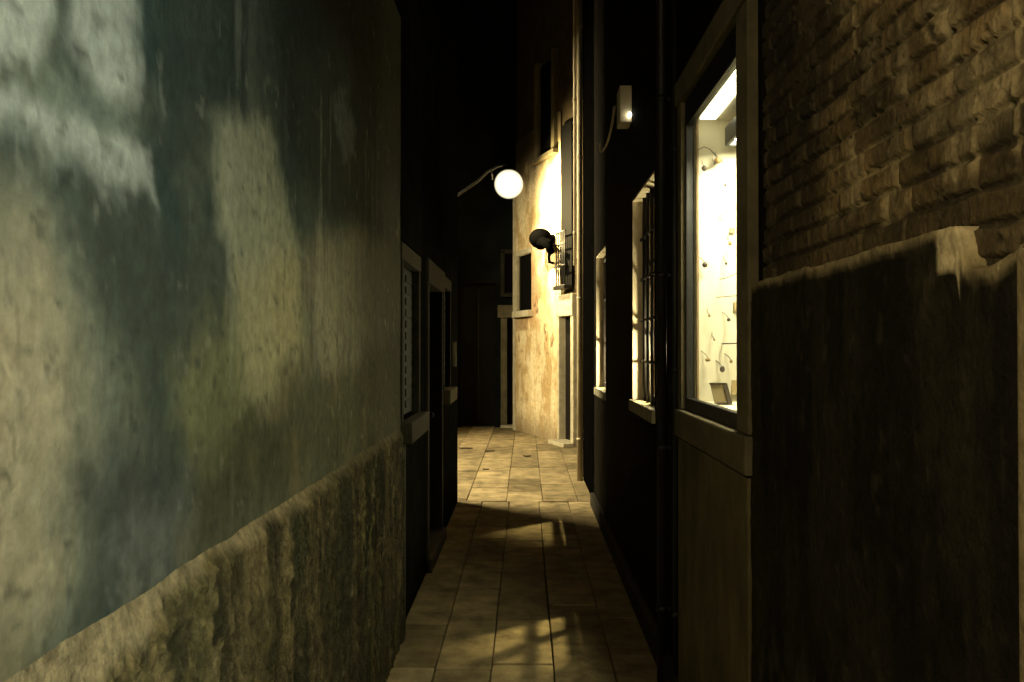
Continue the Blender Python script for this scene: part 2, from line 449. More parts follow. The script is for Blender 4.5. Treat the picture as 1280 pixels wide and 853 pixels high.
bw_ = MB(); bw_.box(.704, XI, 8.70, 10.5, 0, HT); bw_.build('shade_dark_wall', mat('far_shade_black', (.0016, .0015, .0013), .95, noise=.5, nscale=6, bump=.5, bscale=30, spec=0), rh)  # far stretch of wall coloured black to stand for shade
# far end wall and rear
w = MB(); w.box(XI, 6, 10.38, 10.5, 0, HT); w.box(5.88, 6, -4, 10.38, 0, HT); w.box(XI, 5.88, -4, -3.88, 0, HT)
w.box(XI, 5.88, -3.88, 10.38, 2.95, 3.05)
w.build('rear_wall', M_ROUGHDARK, rh)

# brick face
nb_y, nb_z = 420, 460
ys = np.linspace(1.19, 2.60, nb_y); zs = np.linspace(1.66, 3.40, nb_z)
Y, Z = np.meshgrid(ys, zs, indexing='ij')
BH = .056; BL = .215
wob = .010 * (fbm(Y * 4, Z * 4, 101, 3) - .5); wob2 = .02 * (fbm(Y * 5, Z * 5, 103, 3) - .5)
zz = (Z + wob + .005 * (fbm(Y * 14, Z * 14, 102, 3) - .5)) / BH; row = np.floor(zz); fz = zz - row
shift = _hash(row, row * 0, 105) * .6 + .5 * (row % 2)
yy = (Y + wob2) / BL + shift
# alternate headers here and there
hd = _hash(row, row * 0 + 3, 107) > .72
yy = np.where(hd, yy * 1.9, yy)
cb = np.floor(yy); fy = yy - cb
Lb = np.where(hd, BL / 1.9, BL)
dz = np.minimum(fz, 1 - fz) * BH; dy = np.minimum(fy, 1 - fy) * Lb
rb = _hash(cb, row, 109); rb2 = _hash(cb, row, 111); rb3 = _hash(cb, row, 113)
er = .006 * (fbm(Y * 25, Z * 25, 115, 4) - .45)
dd = np.minimum(dz, dy * .9) - .0045 + er * 1.1
bm_ = sstep(-.001, .005, dd)                       # 1 on brick, 0 in joint
n1 = fbm(Y * 28, Z * 28, 117, 4); n2 = fbm(Y * 90, Z * 90, 119, 2); pit = sstep(.66, .78, fbm(Y * 38, Z * 38, 121, 3))
D = bm_ * (.0085 + .004 * rb + .004 * (n1 - .5)) + .0025 * (n1 - .5) + .002 * (n2 - .5) - pit * .005
# broken bricks: some recessed deep
D -= sstep(.86, .88, rb2) * bm_ * .008
c1 = np.array([.185, .128, .062]); c2 = np.array([.095, .070, .038]); c3 = np.array([.26, .185, .095])
A = mix3(np.broadcast_to(c1, Y.shape + (3,)).copy(), c2, rb3)
A = mix3(A, c3, sstep(.7, 1, rb2))
A = mix3(A, np.array([.045, .035, .02]), (1 - bm_) * .8)
A = mix3(A, np.array([.36, .28, .15]), (1 - bm_) * .7 * sstep(.5, .72, fbm(Y * 9, Z * 4, 123, 3)))
A = mix3(A, np.array([.36, .29, .17]), sstep(.60, .72, fbm(Y * 9, Z * 5, 125, 4)) * .45)
A = mix3(A, np.array([.025, .022, .015]), sstep(.52, .68, fbm(Y * 5, Z * 5, 127, 4)) * .55)
A = mix3(A, np.array([.025, .020, .014]), pit * .8)
A *= (.72 + .56 * n2)[..., None]
A *= (.72 + .56 * rb)[..., None]
# cast shadow next to the window head, painted into the brick colour
brick_shade = sstep(.25, -.35, (Z - 2.25) * -.9 + (Y - 1.95) * -1.6 + .35 * (fbm(Y * 6, Z * 6, 129, 3) - .5))
A = mix3(A, np.array([.02, .017, .012]), brick_shade * .8)
# smear of lime mortar running down (upright pale streaks)
for (sy, z0, z1, ww) in ((1.42, 2.2, 2.7, .012), (1.365, 1.86, 2.12, .014), (1.25, 1.86, 2.2, .010), (1.86, 2.2, 2.5, .016)):
    m = sstep(ww, ww * .3, np.abs(Y - sy + .02 * (fbm(Z * 8, Y * 0, 131, 2) - .5))) * sstep(z0, z0 + .05, Z) * sstep(z1, z1 - .05, Z)
    A = mix3(A, np.array([.34, .27, .15]), m * .6); D += m * .002
P = np.stack([.722 - D, Y, Z], -1)
grid('brickwork', P, A, M_BRICK, rh)

# dark plaster base with broken pale top edge
ys = np.linspace(1.182, 2.60, 260); vs = np.linspace(0, 1, 170)
Yc = ys
top = 1.795 + .012 * (fbm(Yc * 9, Yc * 0, 141, 4) - .5)
dip = sstep(1.368, 1.345, Yc) * (.052 + .022 * np.cos((Yc - 1.285) / .07 * 1.2))
top = top - dip
Y, V = np.meshgrid(ys, vs, indexing='ij'); TOP = np.repeat(top[:, None], len(vs), 1)
# sheet runs down the face; its first rows turn over the broken top edge
zf = np.where(V < .06, TOP, TOP * (1 - (V - .06) / .94))
thick = np.where(V < .06, V / .06, 1.0)
X = .735 - .052 * thick + .006 * (fbm(Y * 8, zf * 8, 143, 4) - .5) * (V > .05) + .004 * (fbm(Y * 40, zf * 40, 145, 3) - .5)
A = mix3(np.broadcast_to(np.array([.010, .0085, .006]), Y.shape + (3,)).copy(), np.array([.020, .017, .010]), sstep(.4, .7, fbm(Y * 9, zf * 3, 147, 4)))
edge_m = sstep(.03, .0, (TOP - zf) + .03 * (fbm(Y * 20, zf * 20, 149, 3) - .5))
A = mix3(A, np.array([.34, .27, .15]), edge_m * .8)
chip = sstep(.075, .065, TOP - zf) * sstep(1.350, 1.362, Y) * sstep(1.432, 1.424, Y)
A = mix3(A, np.array([.50, .41, .25]), chip)
tr_ = fbm(Y * 30, zf * 3.5, 157, 4); A = mix3(A, np.array([.035, .03, .018]), sstep(.58, .78, tr_) * .3)
A = mix3(A, np.array([.09, .075, .045]), sstep(.70, .80, fbm(Y * 26, zf * 26, 159, 3)) * .2)
salt = sstep(.44, .62, fbm(Y * 7, zf * 5, 151, 4)) * sstep(.95, .35, zf + .5 * (fbm(Y * 3, zf * 2, 153, 3) - .5)) * sstep(1.5, 2.3, Y)
A = mix3(A, np.array([.15, .14, .09]), salt * .8)
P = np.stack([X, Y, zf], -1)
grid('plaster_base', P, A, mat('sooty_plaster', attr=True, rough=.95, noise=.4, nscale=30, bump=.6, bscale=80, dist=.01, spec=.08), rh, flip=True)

# lit doorway beside the camera: pale stone jamb, lintel and room
ds = MB(); ds.box(.672, .82, 1.150, 1.180, 0, 1.735, bev=.006, jit=.002);
ds.build('window_jamb', mat('buff_stone', (.22, .17, .095), .9, noise=.4, nscale=14, bump=.7, bscale=50, spec=.1), rh)

# shop display window
sw = MB()
sw.box(.672, .74, 2.592, 2.735, 1.335, 2.665, bev=.006)                 # near stone jamb
sw.box(.672, .74, 3.70, 3.785, 1.335, 2.665, bev=.006)
sw.box(.662, .74, 2.575, 3.80, 2.668, 2.77, bev=.008)                 # head beam
surround = sw.build('stone_surround', M_STONE, rh)
sb = MB(); sb.box(.660, .74, 2.585, 3.79, 1.212, 1.332, bev=.008); sb.build('sill', M_STONE, rh)
ap = MB(); ap.box(.672, .74, 2.60, 3.78, .0, 1.205, bev=.006); ap.build('apron', mat('olive_render', (.10, .084, .045), .95, noise=.45, nscale=6, stretch=(1, 1, .5), bump=.7, bscale=60, spec=.1), rh)
fr = MB()
fr.box(.690, .722, 2.735, 2.795, 1.335, 2.664, bev=.003); fr.box(.690, .722, 3.672, 3.70, 1.335, 2.664, bev=.003)
fr.box(.690, .722, 2.795, 3.672, 1.335, 1.385, bev=.003); fr.box(.690, .722, 2.795, 3.672, 2.555, 2.664, bev=.003)
win = fr.build('display_window', M_METAL, rh)
gl = MB(); gl.box(.704, .709, 2.79, 3.68, 1.38, 2.56); gl.build('pane', GLASS, win)
ni = MB()      # white display niche
ni.box(.724, 1.55, 3.66, 3.69, 1.34, 2.60)      # far side panel
ni.box(.724, 1.55, 2.58, 2.61, 1.34, 2.60)
ni.box(1.52, 1.55, 2.61, 3.66, 1.34, 2.60)
ni.box(.724, 1.52, 2.61, 3.66, 1.34, 1.37)
ni.box(.724, 1.52, 2.61, 3.66, 2.575, 2.60)
ni.build('display_niche', M_WHITE, rh)
post = MB(); post.box(.727, .738, 3.64, 3.657, 1.37, 2.575, bev=.003); post.build('niche_post', mat('brown_wood', (.22, .15, .07), .6, noise=.3, nscale=20, stretch=(5, 5, .5)), rh)

# warm lamps: emission colours
WARM = (1.0, .78, .36); CREAM = (1.0, .91, .60); STREET = (1.0, .79, .36)
E_SHOP = emit('shop_lamp_glow', CREAM, 165)
E_BULB = emit('bulb_glow', WARM, 200000)
E_REVEAL_FILL = emit('reveal_fill_glow', (1, .84, .50), 620)
E_STREET = bpy.data.materials.new('milky_globe'); E_STREET.use_nodes = True      # glows through its whole thickness
for n in list(E_STREET.node_tree.nodes):
    if n.type != 'OUTPUT_MATERIAL': E_STREET.node_tree.nodes.remove(n)
_e = E_STREET.node_tree.nodes.new('ShaderNodeEmission'); _e.inputs[0].default_value = (1.0, .90, .62, 1); _e.inputs[1].default_value = 5.5
E_STREET.node_tree.links.new(_e.outputs[0], [n for n in E_STREET.node_tree.nodes if n.type == 'OUTPUT_MATERIAL'][0].inputs['Volume'])
E_SIDE = emit('side_lamp_glow', (1.0, .84, .49), 960)
E_BACK = emit('back_lamp_glow', (1.0, .80, .44), 1050)

tr = thing('display_light', 'dark trough light hanging under the ceiling of the jewellery window', 'light', (.90, 3.15, 2.50))
t = MB()
t.box(.83, .845, 2.75, 3.56, 2.44, 2.515); t.box(.985, 1.0, 2.75, 3.56, 2.44, 2.515)
t.box(.845, .985, 3.545, 3.56, 2.44, 2.515); t.box(.845, .985, 2.75, 2.765, 2.44, 2.515); t.box(.845, .985, 2.765, 3.545, 2.50, 2.515)
t.build('housing', M_METAL, tr)
t = MB(); t.box(.85, .98, 2.77, 3.54, 2.462, 2.474); t.build('diffuser', E_SHOP, tr)
t = MB(); t.box(.90, .93, 2.95, 3.4, 2.517, 2.574); t.build('hanger', M_METAL, tr)
c = MB(); c.box(.735, .80, 2.72, 3.60, 2.562, 2.573)
tag(c.build('ceiling_light', emit('ceiling_strip_glow', CREAM, 8)), 'bright strip light along the ceiling of the jewellery window', 'light')

# jewellery in the window (hooks are on the far panel at y=3.66)
M_DARKJ = mat('dark_bead', (.03, .02, .015), .35, noise=.2, nscale=50)
M_BRNJ = mat('brown_bead', (.25, .16, .06), .5, noise=.3, nscale=50)
M_TAG = mat('tan_card', (.42, .32, .16), .8, noise=.1, nscale=20)
def px_panel(x, y, Yp=3.655): return (x - VX) * Yp / F, CAMH + (VY - y) * Yp / F
def bead(x, y, r, label, m, curl=False, flat=1.0):
    X, Zp = px_panel(x, y, 3.62)
    t = thing('earring', label, 'earring', (X, 3.62, Zp), 0, 'earrings pinned in the shop window')
    b = MB(); b.sphere((X, 3.62, Zp), r, 1, .8, flat); b.build('bead', m, t)
    k = MB(); pts = [(X, 3.62, Zp + r * .8), (X - .006, 3.635, Zp + r + .012), (X - .02 if curl else X, 3.662, Zp + r + .028)]
    k.tube(pts, .0016, 6); k.build('hook', M_DARKJ, t)
bead(880, 211, .012, 'dark round earring high on the pale window panel', M_DARKJ)
bead(880.5, 331.5, .012, 'dark round earring with curled hook halfway up the window panel', M_DARKJ, True)
bead(884, 450, .011, 'small brown earring low on the panel beside the dark drop', M_BRNJ, True, .7)
bead(902, 461.5, .011, 'dark drop earring with brown top low in the window', M_DARKJ, True, 1.25)
bead(897, 201, .016, 'square brown brooch near the window top', M_BRNJ, False, .9)
def wire(name, label, cat, pts, r=.0018, group=None):
    t = MB(); t.tube([(px_panel(x, y, yy)[0], yy, px_panel(x, y, yy)[1]) for x, y, yy in pts], r, 6)
    return tag(t.build(name, M_DARKJ), label, cat, group)
bead(893, 205, .006, 'tiny dark stud right beside the brown brooch', M_DARKJ)
bead(912, 305, .009, 'brown bead earring at the right of the upper panel', M_BRNJ)
bead(907, 330, .006, 'tiny dark stud above the slanting wire', M_DARKJ)
bead(910, 400, .008, 'dark bead hanging between the two level wires', M_DARKJ, True)
bead(886, 395, .006, 'small brown stud left of the level wires', M_BRNJ)
bead(913, 452, .007, 'small brown bead just right of the dark drop earring', M_BRNJ, True)
bead(892, 425, .005, 'tiny brown stud above the dark drop earring', M_BRNJ)
bead(906, 232, .006, 'tiny dark stud under the trough light', M_DARKJ)
G = 'necklace wires strung across the display'
wire('necklace_wire', 'thin wire hanger making a triangle in the upper shop window', 'wire', [(897, 274, 3.62), (918, 256, 3.62), (926, 250, 3.62), (926, 274, 3.62), (897, 275, 3.62)], group=G)
wire('necklace_wire', 'slanting thin wire below the triangle in the window', 'wire', [(898, 350, 3.62), (910, 347, 3.62), (926, 339, 3.62)], group=G)
wire('necklace_wire', 'level thin wire crossing the middle of the window panel', 'wire', [(895, 372, 3.655), (895, 372, 3.60), (927, 369.5, 3.60)], group=G)
wire('necklace_wire', 'lowest level wire, thickest, above the dark drop earring', 'wire', [(902, 430, 3.655), (903, 430, 3.60), (927, 429, 3.60)], .003, group=G)
wire('necklace_wire', 'looping short wire under the brown brooch', 'wire', [(872, 188, 3.64), (880, 184, 3.63), (887, 187, 3.62), (895, 196, 3.62), (905, 205, 3.63)], group=G)
for (x, y, wd, hh, lab) in ((918, 383, 5, 10, 'small tan card pinned under the level wire'), (919, 484, 12, 18, 'larger tan card low at the edge of the panel'), (914, 289, 7, 6, 'tiny tan card below the wire triangle')):
    X, Zp = px_panel(x, y); s = 3.655 / F / 2
    t = MB(); t.box(X - wd * s, X + wd * s, 3.646, 3.652, Zp - hh * s, Zp + hh * s, bev=.001); tag(t.build('price_card', M_TAG), lab, 'card', 'cards pinned to the window panel')
# small easel card on niche floor
t = thing('easel_card', 'small dark framed card leaning on the shop window floor', 'card', (.80, 3.45, 1.37))
b = MB(); b.prism([(.760, 1.374), (.825, 1.374), (.803, 1.455), (.742, 1.455)], 3.44, 3.447, axis='Y'); b.build('card_face', mat('grey_card', (.34, .27, .15), .6, noise=.1), t)
b = MB(); b.prism([(.812, 1.372), (.830, 1.372), (.808, 1.458), (.792, 1.458)], 3.432, 3.452, axis='Y'); b.prism([(.740, 1.452), (.806, 1.452), (.806, 1.460), (.740, 1.460)], 3.433, 3.451, axis='Y'); b.prism([(.768, 1.3715), (.812, 1.3715), (.812, 1.381), (.766, 1.381)], 3.433, 3.451, axis='Y'); b.build('card_frame', M_DARKJ, t)

# windows two and three with lit reveals
def right_window(y0, y1, z0, z1, bars):
    f = MB()
    xa, xb = .772, .80
    f.box(xa, xb, y0 + .0, y0 + .05, z0 + .012, z1 - .012); f.box(xa, xb, y1 - .05, y1 - .012, z0 + .012, z1 - .012)
    f.box(xa, xb, y0 + .05, y1 - .05, z0 + .012, z0 + .06); f.box(xa, xb, y0 + .05, y1 - .05, z1 - .06, z1 - .012)
    ym = (y0 + y1) / 2
    f.box(xa + .004, xb - .004, ym - .022, ym + .022, z0 + .06, z1 - .06)
    for k in (1, 2): f.box(xa + .006, xb - .006, y0 + .05, y1 - .05, z0 + k * (z1 - z0) / 3 - .014, z0 + k * (z1 - z0) / 3 + .014)
    win = f.build('window', M_WOOD, rh)
    g = MB(); g.box(.786, .789, y0 + .04, y1 - .04, z0 + .05, z1 - .05); g.build('pane', GLASS, win)
    v = MB()
    v.box(.703, XI, y1 - .012, y1 - .001, z0 + .012, z1 - .012)
    v.box(.703, XI, y0 + .001, y0 + .012, z0 + .012, z1 - .012)
    v.box(.703, XI, y0 + .001, y1 - .001, z1 - .012, z1 - .001)
    v.build('reveal', M_REVEAL, win)
    s = MB(); s.box(.680, XI, y0 - .02, y1 + .02, z0 - .06, z0 + .012, bev=.004); s.build('sill', M_PALESTONE, win)
    if bars:
        b = MB()
        for k in range(1, 6): b.tube([(.758, y0 + k * (y1 - y0) / 6, z0 + .012), (.758, y0 + k * (y1 - y0) / 6, z1 - .012)], .011, 8)
        for k in range(1, 5): b.tube([(.758, y0 + .012, z0 + k * (z1 - z0) / 5), (.758, y1 - .012, z0 + k * (z1 - z0) / 5)], .010, 8)
        b.build('iron_bars', M_IRON, win)
right_window(4.64, 5.62, 1.25, 2.57, True)
right_window(7.47, 8.49, 1.20, 2.50, False)
rm = MB()
rm.box(XI + .002, 3.2, 9.6, 9.65, 0, 2.9); rm.box(3.2, 3.25, 3.95, 9.65, 0, 2.9); rm.box(XI + .002, 3.2, 3.90, 3.95, 0, 2.9); rm.box(XI + .002, 3.2, 6.55, 6.6, 0, 2.9)
rm.box(XI + .002, 3.2, 3.95, 9.6, 2.88, 2.92)
rm.build('inner_wall', M_ROOM, rh)

def pendant(x, y, z, label, rcut):
    t = thing('pendant_lamp', label, 'lamp', (x, y, z), 0, 'pendant lamps inside the lit rooms')
    b = MB(); b.sphere((x, y, z + .035), .009, u=12, v=8); b.build('bulb', E_BULB, t)
    s = MB(); dz = .075; r = dz * math.tan(R(rcut))
    s.lathe((x, y, z - .04), [(r, 0), (r * .55, .075), (.03, .13), (.012, .135)], 24, cap=False)
    so = s.build('lamp_shade', M_IRON, t)
    sm = so.modifiers.new('thickness', 'SOLIDIFY'); sm.thickness = .003
    c = MB(); c.tube([(x, y, z + .09), (x, y, 2.88)], .004, 6); c.build('cord', M_METAL, t)
pendant(.985, 5.72, 2.30, 'hooded pendant lamp just inside the barred window', 38)
pendant(.985, 8.62, 2.24, 'hooded pendant lamp just inside the narrow farthest lit window', 38)
def reveal_fill_lamp(x, y, z, r, label, m):  # added unseen lamps that brighten the window reveals
    t = thing('reveal_fill_lamp', label, 'lamp', (x, y, z), 0, 'opal globes added to light the window reveals')
    b = MB(); b.sphere((x, y, z), r); b.build('globe', m, t)  # globe of the added fill lamp
    c = MB(); c.tube([(x, y, 0), (x, y, z - r + .004)], .010, 8); c.lathe((x, y, 0), [(.13, 0), (.12, .02), (.02, .035)], 20); c.build('stem', M_METAL, t)
reveal_fill_lamp(1.02, 5.36, 1.52, .05, 'small opal globe on a stem, added to light the reveal of the barred window', E_REVEAL_FILL)
reveal_fill_lamp(1.02, 8.22, 1.46, .05, 'small opal globe on a stem, added to light the reveal of the narrow farthest window', E_REVEAL_FILL)

# alarm box, cable, pipes
t = thing('alarm_box', 'cream alarm box with small white lamp high on the dark wall', 'alarm box', (.66, 5.66, 3.2))
b = MB(); b.box(.618, .698, 5.60, 5.78, 3.08, 3.325, bev=.008); b.build('housing', M_CREAM, t)
b = MB(); b.sphere((.682, 5.582, 3.125), .013, 1, 1.2, 1.4); b.build('indicator', emit('indicator_glow', (1, .95, .75), 7), t)
cb_ = MB(); pts = []
for k in range(15):
    a = math.pi * (1.05 + .95 * k / 14); pts.append((.655 + .0, 6.95 + .62 * math.cos(a), 3.42 + .17 * math.sin(a)))
cb_.tube(pts, .006, 8)
cb_.tube([(p[0] + .02, p[1] + .08, p[2] + .03) for p in pts], .005, 8)
tag(cb_.build('hanging_cable', M_CREAM), 'slack loop of cable hanging on the dark wall below the alarm box', 'cable')
def pipe(x, y, r, z0, z1, label, m, brackets=(), xw=.70):
    t = thing('drainpipe', label, 'pipe', (x, y, z0), 0, 'pipes running up the alley walls')
    b = MB(); b.tube([(x, y, z0), (x, y, z1)], r, 14); b.build('tube', m, t)
    for z in brackets:
        k = MB(); k.lathe((x, y, z), [(r + .004, -.015), (r + .006, 0), (r + .004, .015)], 14); k.box(x, xw - .001, y - .006, y + .006, z - .008, z + .008); k.build('bracket', m, t)
pipe(.655, 4.12, .024, .0, HT, 'tall metal drainpipe between the barred window and the jewellery window', M_PIPE, (.35, 1.12, 1.95, 2.8, 4.2))
pipe(.675, 3.86, .012, .0, 3.9, 'thin conduit beside the far edge of the jewellery window', M_PIPE, (.4, 1.5, 2.5))
M_PALEPIPE = mat('pale_pipe', (.42, .36, .24), .5, noise=.4, nscale=6, stretch=(1, 1, .3))
pipe(.655, 10.32, .035, .0, HT, 'pale stained drainpipe at the far corner of the brick house', M_PALEPIPE, (.5, 2.2, 3.9, 5.5))
pipe(.60, 10.36, .022, 2.6, HT, 'slim pipe ending partway up the far corner of the brick house', M_PALEPIPE, (3.0, 4.6, 6), xw=.70)
kb = MB(); kb.box(.655, .70, 3.83, 8.7, 0, .13, bev=.012); kb.build('plinth', M_LEFTSTONE, rh)

# ------------------------------------------------------------------ FAR CORNER HOUSE (lit by the street lamp), built in its own axes
ang = math.atan2(-2.7, .945)
ch = thing('corner_house', 'house with bright worn plaster corner wall lit by street lamp', 'house', (-.19, 16.6, 0), ang)
# local x runs along the lit wall towards the camera, local +y goes into the house
uz = []
def U(x):   # distance along the lit wall at picture column x (measuring aid)
    k = (x - VX) / F
    return (k * 16.6 + .19) / (.945 + 2.7 * k) * 2.8606
W_, wz0, wz1 = (.17, .92), 2.30, 3.36
d0, d1 = U(701.5), U(717)
w = MB()
T0, T1 = .02, .35
def cw(u0, u1, z0, z1): w.box(u0, u1, T0, T1, z0, z1)
cw(0, d0, 0, wz0); cw(0, W_[0], wz0, wz1); cw(W_[1], d0, wz0, wz1); cw(0, d0, wz1, HT)
cw(d0, d1, 2.12, HT); cw(d1, 4.4, 0, HT)
w.box(0, 4.4, T1, 5, 3.4, HT); w.box(0, .3, T1, 5, 0, 3.4); w.box(.3, 4.4, 1.5, 5, 0, 3.4)
w.build('wall', mat('shade_brown_stucco', (.05, .038, .022), .95, noise=.4, nscale=3, bump=.4, bscale=25, spec=.05), ch)  # dark brown chosen to keep the upper wall looking shaded
r_ = MB(); r_.box(-.3, 4.7, -.3, 5.3, HT, HT + .12); r_.build('roof', M_TILEROOF, ch)
us = np.linspace(0, d0, 150); zs = np.linspace(0, 5.6, 300)
Ug, Zg = np.meshgrid(us, zs, indexing='ij')
hole = (Ug > W_[0]) & (Ug < W_[1]) & (Zg > wz0) & (Zg < wz1)
n1 = fbm(Ug * 3, Zg * 3, 201, 5); n2 = fbm(Ug * 12, Zg * 8, 203, 4); n3 = fbm(Ug * 4, Zg * 2.2, 205, 5)
A = mix3(np.broadcast_to(np.array([.56, .44, .25]), Ug.shape + (3,)).copy(), np.array([.40, .28, .13]), sstep(.4, .65, n1))
A = mix3(A, np.array([.64, .55, .36]), sstep(.5, .65, n3) * .6)
brk = sstep(.0, .12, .30 - np.abs(Ug - .95) * .55 + .5 * (n1 - .5)) * sstep(3.45, 3.2, Zg) * sstep(1.9, 2.3, Zg)
A = mix3(A, np.array([.40, .23, .11]), brk * .6)
brk2 = sstep(.62, .70, fbm(Ug * 5 + 3, Zg * 4, 207, 4)) * sstep(2.7, 2.3, Zg) * sstep(1.3, 1.6, Zg)
A = mix3(A, np.array([.16, .09, .04]), brk2 * .85)
A = mix3(A, np.array([.20, .14, .07]), sstep(.66, .75, n2) * .6)
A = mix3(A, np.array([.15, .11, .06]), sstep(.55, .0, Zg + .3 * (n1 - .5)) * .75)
A = mix3(A, np.array([.24, .15, .07]), sstep(1.9, 1.95, Zg) * sstep(.75, .7, Ug) * sstep(2.35, 2.3, Zg) * .7)
A = mix3(A, np.array([.055, .042, .025]), sstep(4.5, 5.1, Zg + .7 * (n1 - .5)) * .95)  # wall above the lamp darkened in colour as its shade
A *= (.8 + .4 * n2)[..., None]
dep = -.006 + .016 * (n1 - .5) - .0 + brk2 * .02 + .008 * (n2 - .5)
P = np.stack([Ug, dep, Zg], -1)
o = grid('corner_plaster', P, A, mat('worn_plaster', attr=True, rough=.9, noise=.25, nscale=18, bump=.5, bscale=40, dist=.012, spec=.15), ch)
# cut the window out of the sheet
bmx = bmesh.new(); bmx.from_mesh(o.data)
kill = [f for f in bmx.faces if W_[0] < f.calc_center_median().x < W_[1] and wz0 < f.calc_center_median().z < wz1]
bmesh.ops.delete(bmx, geom=kill, context='FACES'); bmx.to_mesh(o.data); bmx.free()
m = MB(); m.box(W_[0], W_[1], .035, .28, wz0, wz1); win = m.build('window', mat('recess_shade', (.0022, .002, .0018), .9, spec=.05), ch)  # near-black panel painting the shade of an open window
m = MB()
m.box(W_[0] - .10, W_[0], -.05, .019, wz0, wz1, bev=.008); m.box(W_[0] - .12, W_[1] + .06, -.10, .2, wz0 - .12, wz0, bev=.01); m.box(W_[0] - .1, W_[1] + .02, -.03, .2, wz1, wz1 + .10, bev=.01)
m.build('frame', M_PALESTONE, win)
m = MB(); m.box(-.06, .05, -.045, .10, 0, 4.7, bev=.01, jit=.003); m.build('corner_stone', M_PALESTONE, ch)
m = MB(); m.box(d0 + .02, d1 - .02, .07, .26, .06, 2.12); dr = m.build('door', mat('black_door', (.006, .0045, .003), .85, noise=.5, nscale=12, stretch=(5, 5, .5), spec=.1), ch)
m = MB(); m.box(d0 - .06, d0 + .02, -.05, .19, 0, 2.12, bev=.006); m.box(d1 - .02, d1 + .1, -.05, .19, 0, 2.12, bev=.006); m.box(d0 - .08, d1 + .1, -.07, .19, 2.123, 2.48, bev=.01)
m.build('frame', M_PALESTONE, dr)
m = MB(); m.box(d0 - .05, d1 + .1, -.22, .19, 0, .07, bev=.012); m.build('step', M_PALESTONE, ch)
# tall grille above the door
m = MB(); m.box(d0 + .10, d1, -.035, .015, 2.62, 5.3); gw = m.build('window', MATS['recess_shade'], ch)
m = MB()
for k in range(5): m.tube([(d0 + .14 + k * .09, -.14, 2.62), (d0 + .14 + k * .09, -.14, 3.5)], .012, 6)
for z in (2.62, 2.95, 3.3, 3.5): m.tube([(d0 + .08, -.03, z), (d0 + .08, -.14, z), (d1, -.14, z)], .014, 6)
m.box(d0 + .05, d1, -.17, -.03, 2.56, 2.62, bev=.004)
m.build('iron_grille', M_IRON, gw)
# upper shuttered window with stone posts
uu0, uu1 = U(677), U(694)
m = MB(); m.box(uu0, uu1, -.02, .015, 5.02, 6.6); uw = m.build('window', MATS['recess_shade'], ch)
m = MB(); m.box(uu0 - .16, uu0, -.08, .01, 4.98, 6.7, bev=.01); m.box(uu1, uu1 + .14, -.08, .01, 4.98, 6.7, bev=.01); m.box(uu0 - .2, uu1 + .2, -.12, .01, 4.90, 4.977, bev=.01)
m.build('frame', M_STONE, uw)
# hooded lamp, unlit, on the lit wall
M_BLACK = mat('matte_black_iron', (.0005, .0005, .0005), .95, noise=.3, nscale=20, spec=0)
hl = thing('hooded_lamp', 'black unlit hooded lamp on a curved bracket above the small window', 'lamp', (0, 0, 0))
def CW(u, y, z):    # corner-house axes to world
    ca, sa = math.cos(ang), math.sin(ang); return (-.19 + u * ca - y * sa, 16.6 + u * sa + y * ca, z)
hu = U(677) + .60
m = MB(); m.sphere(CW(hu, -.24, 3.47), .175, 1.15, 1.15, 1.0); m.build('hood', M_BLACK, hl)
m = MB(); m.tube([CW(hu + .02, -.24, 3.40), CW(hu + .26, -.27, 3.37), CW(hu + .48, -.28, 3.30), CW(hu + .60, -.28, 3.18)], [.13, .085, .075, .06], 12)
m.tube([CW(hu + .40, -.27, 3.40), CW(hu + .66, -.29, 3.33)], [.03, .03], 8); m.build('lamp_head', M_BLACK, hl)
m = MB(); m.tube([CW(hu - .02, -.005, 3.06), CW(hu + .16, -.14, 3.05), CW(hu + .4, -.24, 3.12), CW(hu + .6, -.28, 3.2)], .022, 8); m.tube([CW(hu, .0, 3.47), CW(hu, -.2, 3.47)], .03, 8); m.build('bracket', M_BLACK, hl)

# ------------------------------------------------------------------ DARK HOUSE closing the view
bh = thing('dark_house', 'dark house closing the end of the alley behind the street lamp', 'house', (-1.5, 17.2, 0))
M_BACK = mat('black_end_wall', (.005, .0062, .0055), .95, noise=.7, nscale=2.2, bump=.4, bscale=20, spec=.05)  # near-black end wall, uneven in tone
w = MB()
w.box(-9, -1.3, 17.2, 22, 0, HT); w.box(-1.3, -.62, 17.2, 17.5, 2.9, HT); w.box(-.62, -.50, 17.2, 17.5, 0, HT); w.box(-.50, .60, 17.2, 17.5, 2.45, HT)
w.box(-1.3, .6, 17.5, 22, 2.0, HT)
w.build('wall', M_BACK, bh)
r_ = MB(); r_.box(-9.2, 1.2, 16.9, 22.2, HT, HT + .12); r_.build('roof', M_TILEROOF, bh)
m = MB(); m.box(-1.3, -.62, 17.40, 17.47, 0, 2.9); gt = m.build('added_passage_dark_panel', mat('passage_black', (.008, .007, .006), .8, noise=.4, nscale=10, stretch=(5, 5, .5), spec=.1), bh)  # added dark panel standing in for an unlit passage
m = MB(); m.box(-.97, -.95, 17.385, 17.402, .1, 2.8); m.build('added_panel_batten', M_IRON, gt)
m = MB(); m.box(-.36, .3, 17.38, 17.44, .04, 2.2); dd_ = m.build('door', M_WOOD, bh)
m = MB(); m.box(-.50, -.37, 17.17, 17.36, .0, 2.2, bev=.01); m.box(.3, .42, 17.17, 17.36, 0, 2.2, bev=.01); m.box(-.56, .5, 17.12, 17.36, 2.203, 2.46, bev=.012); m.build('frame', M_STONE, dd_)
m = MB(); m.box(-.5, .45, 17.0, 17.36, 0, .05, bev=.01); m.build('step', M_PALESTONE, bh)
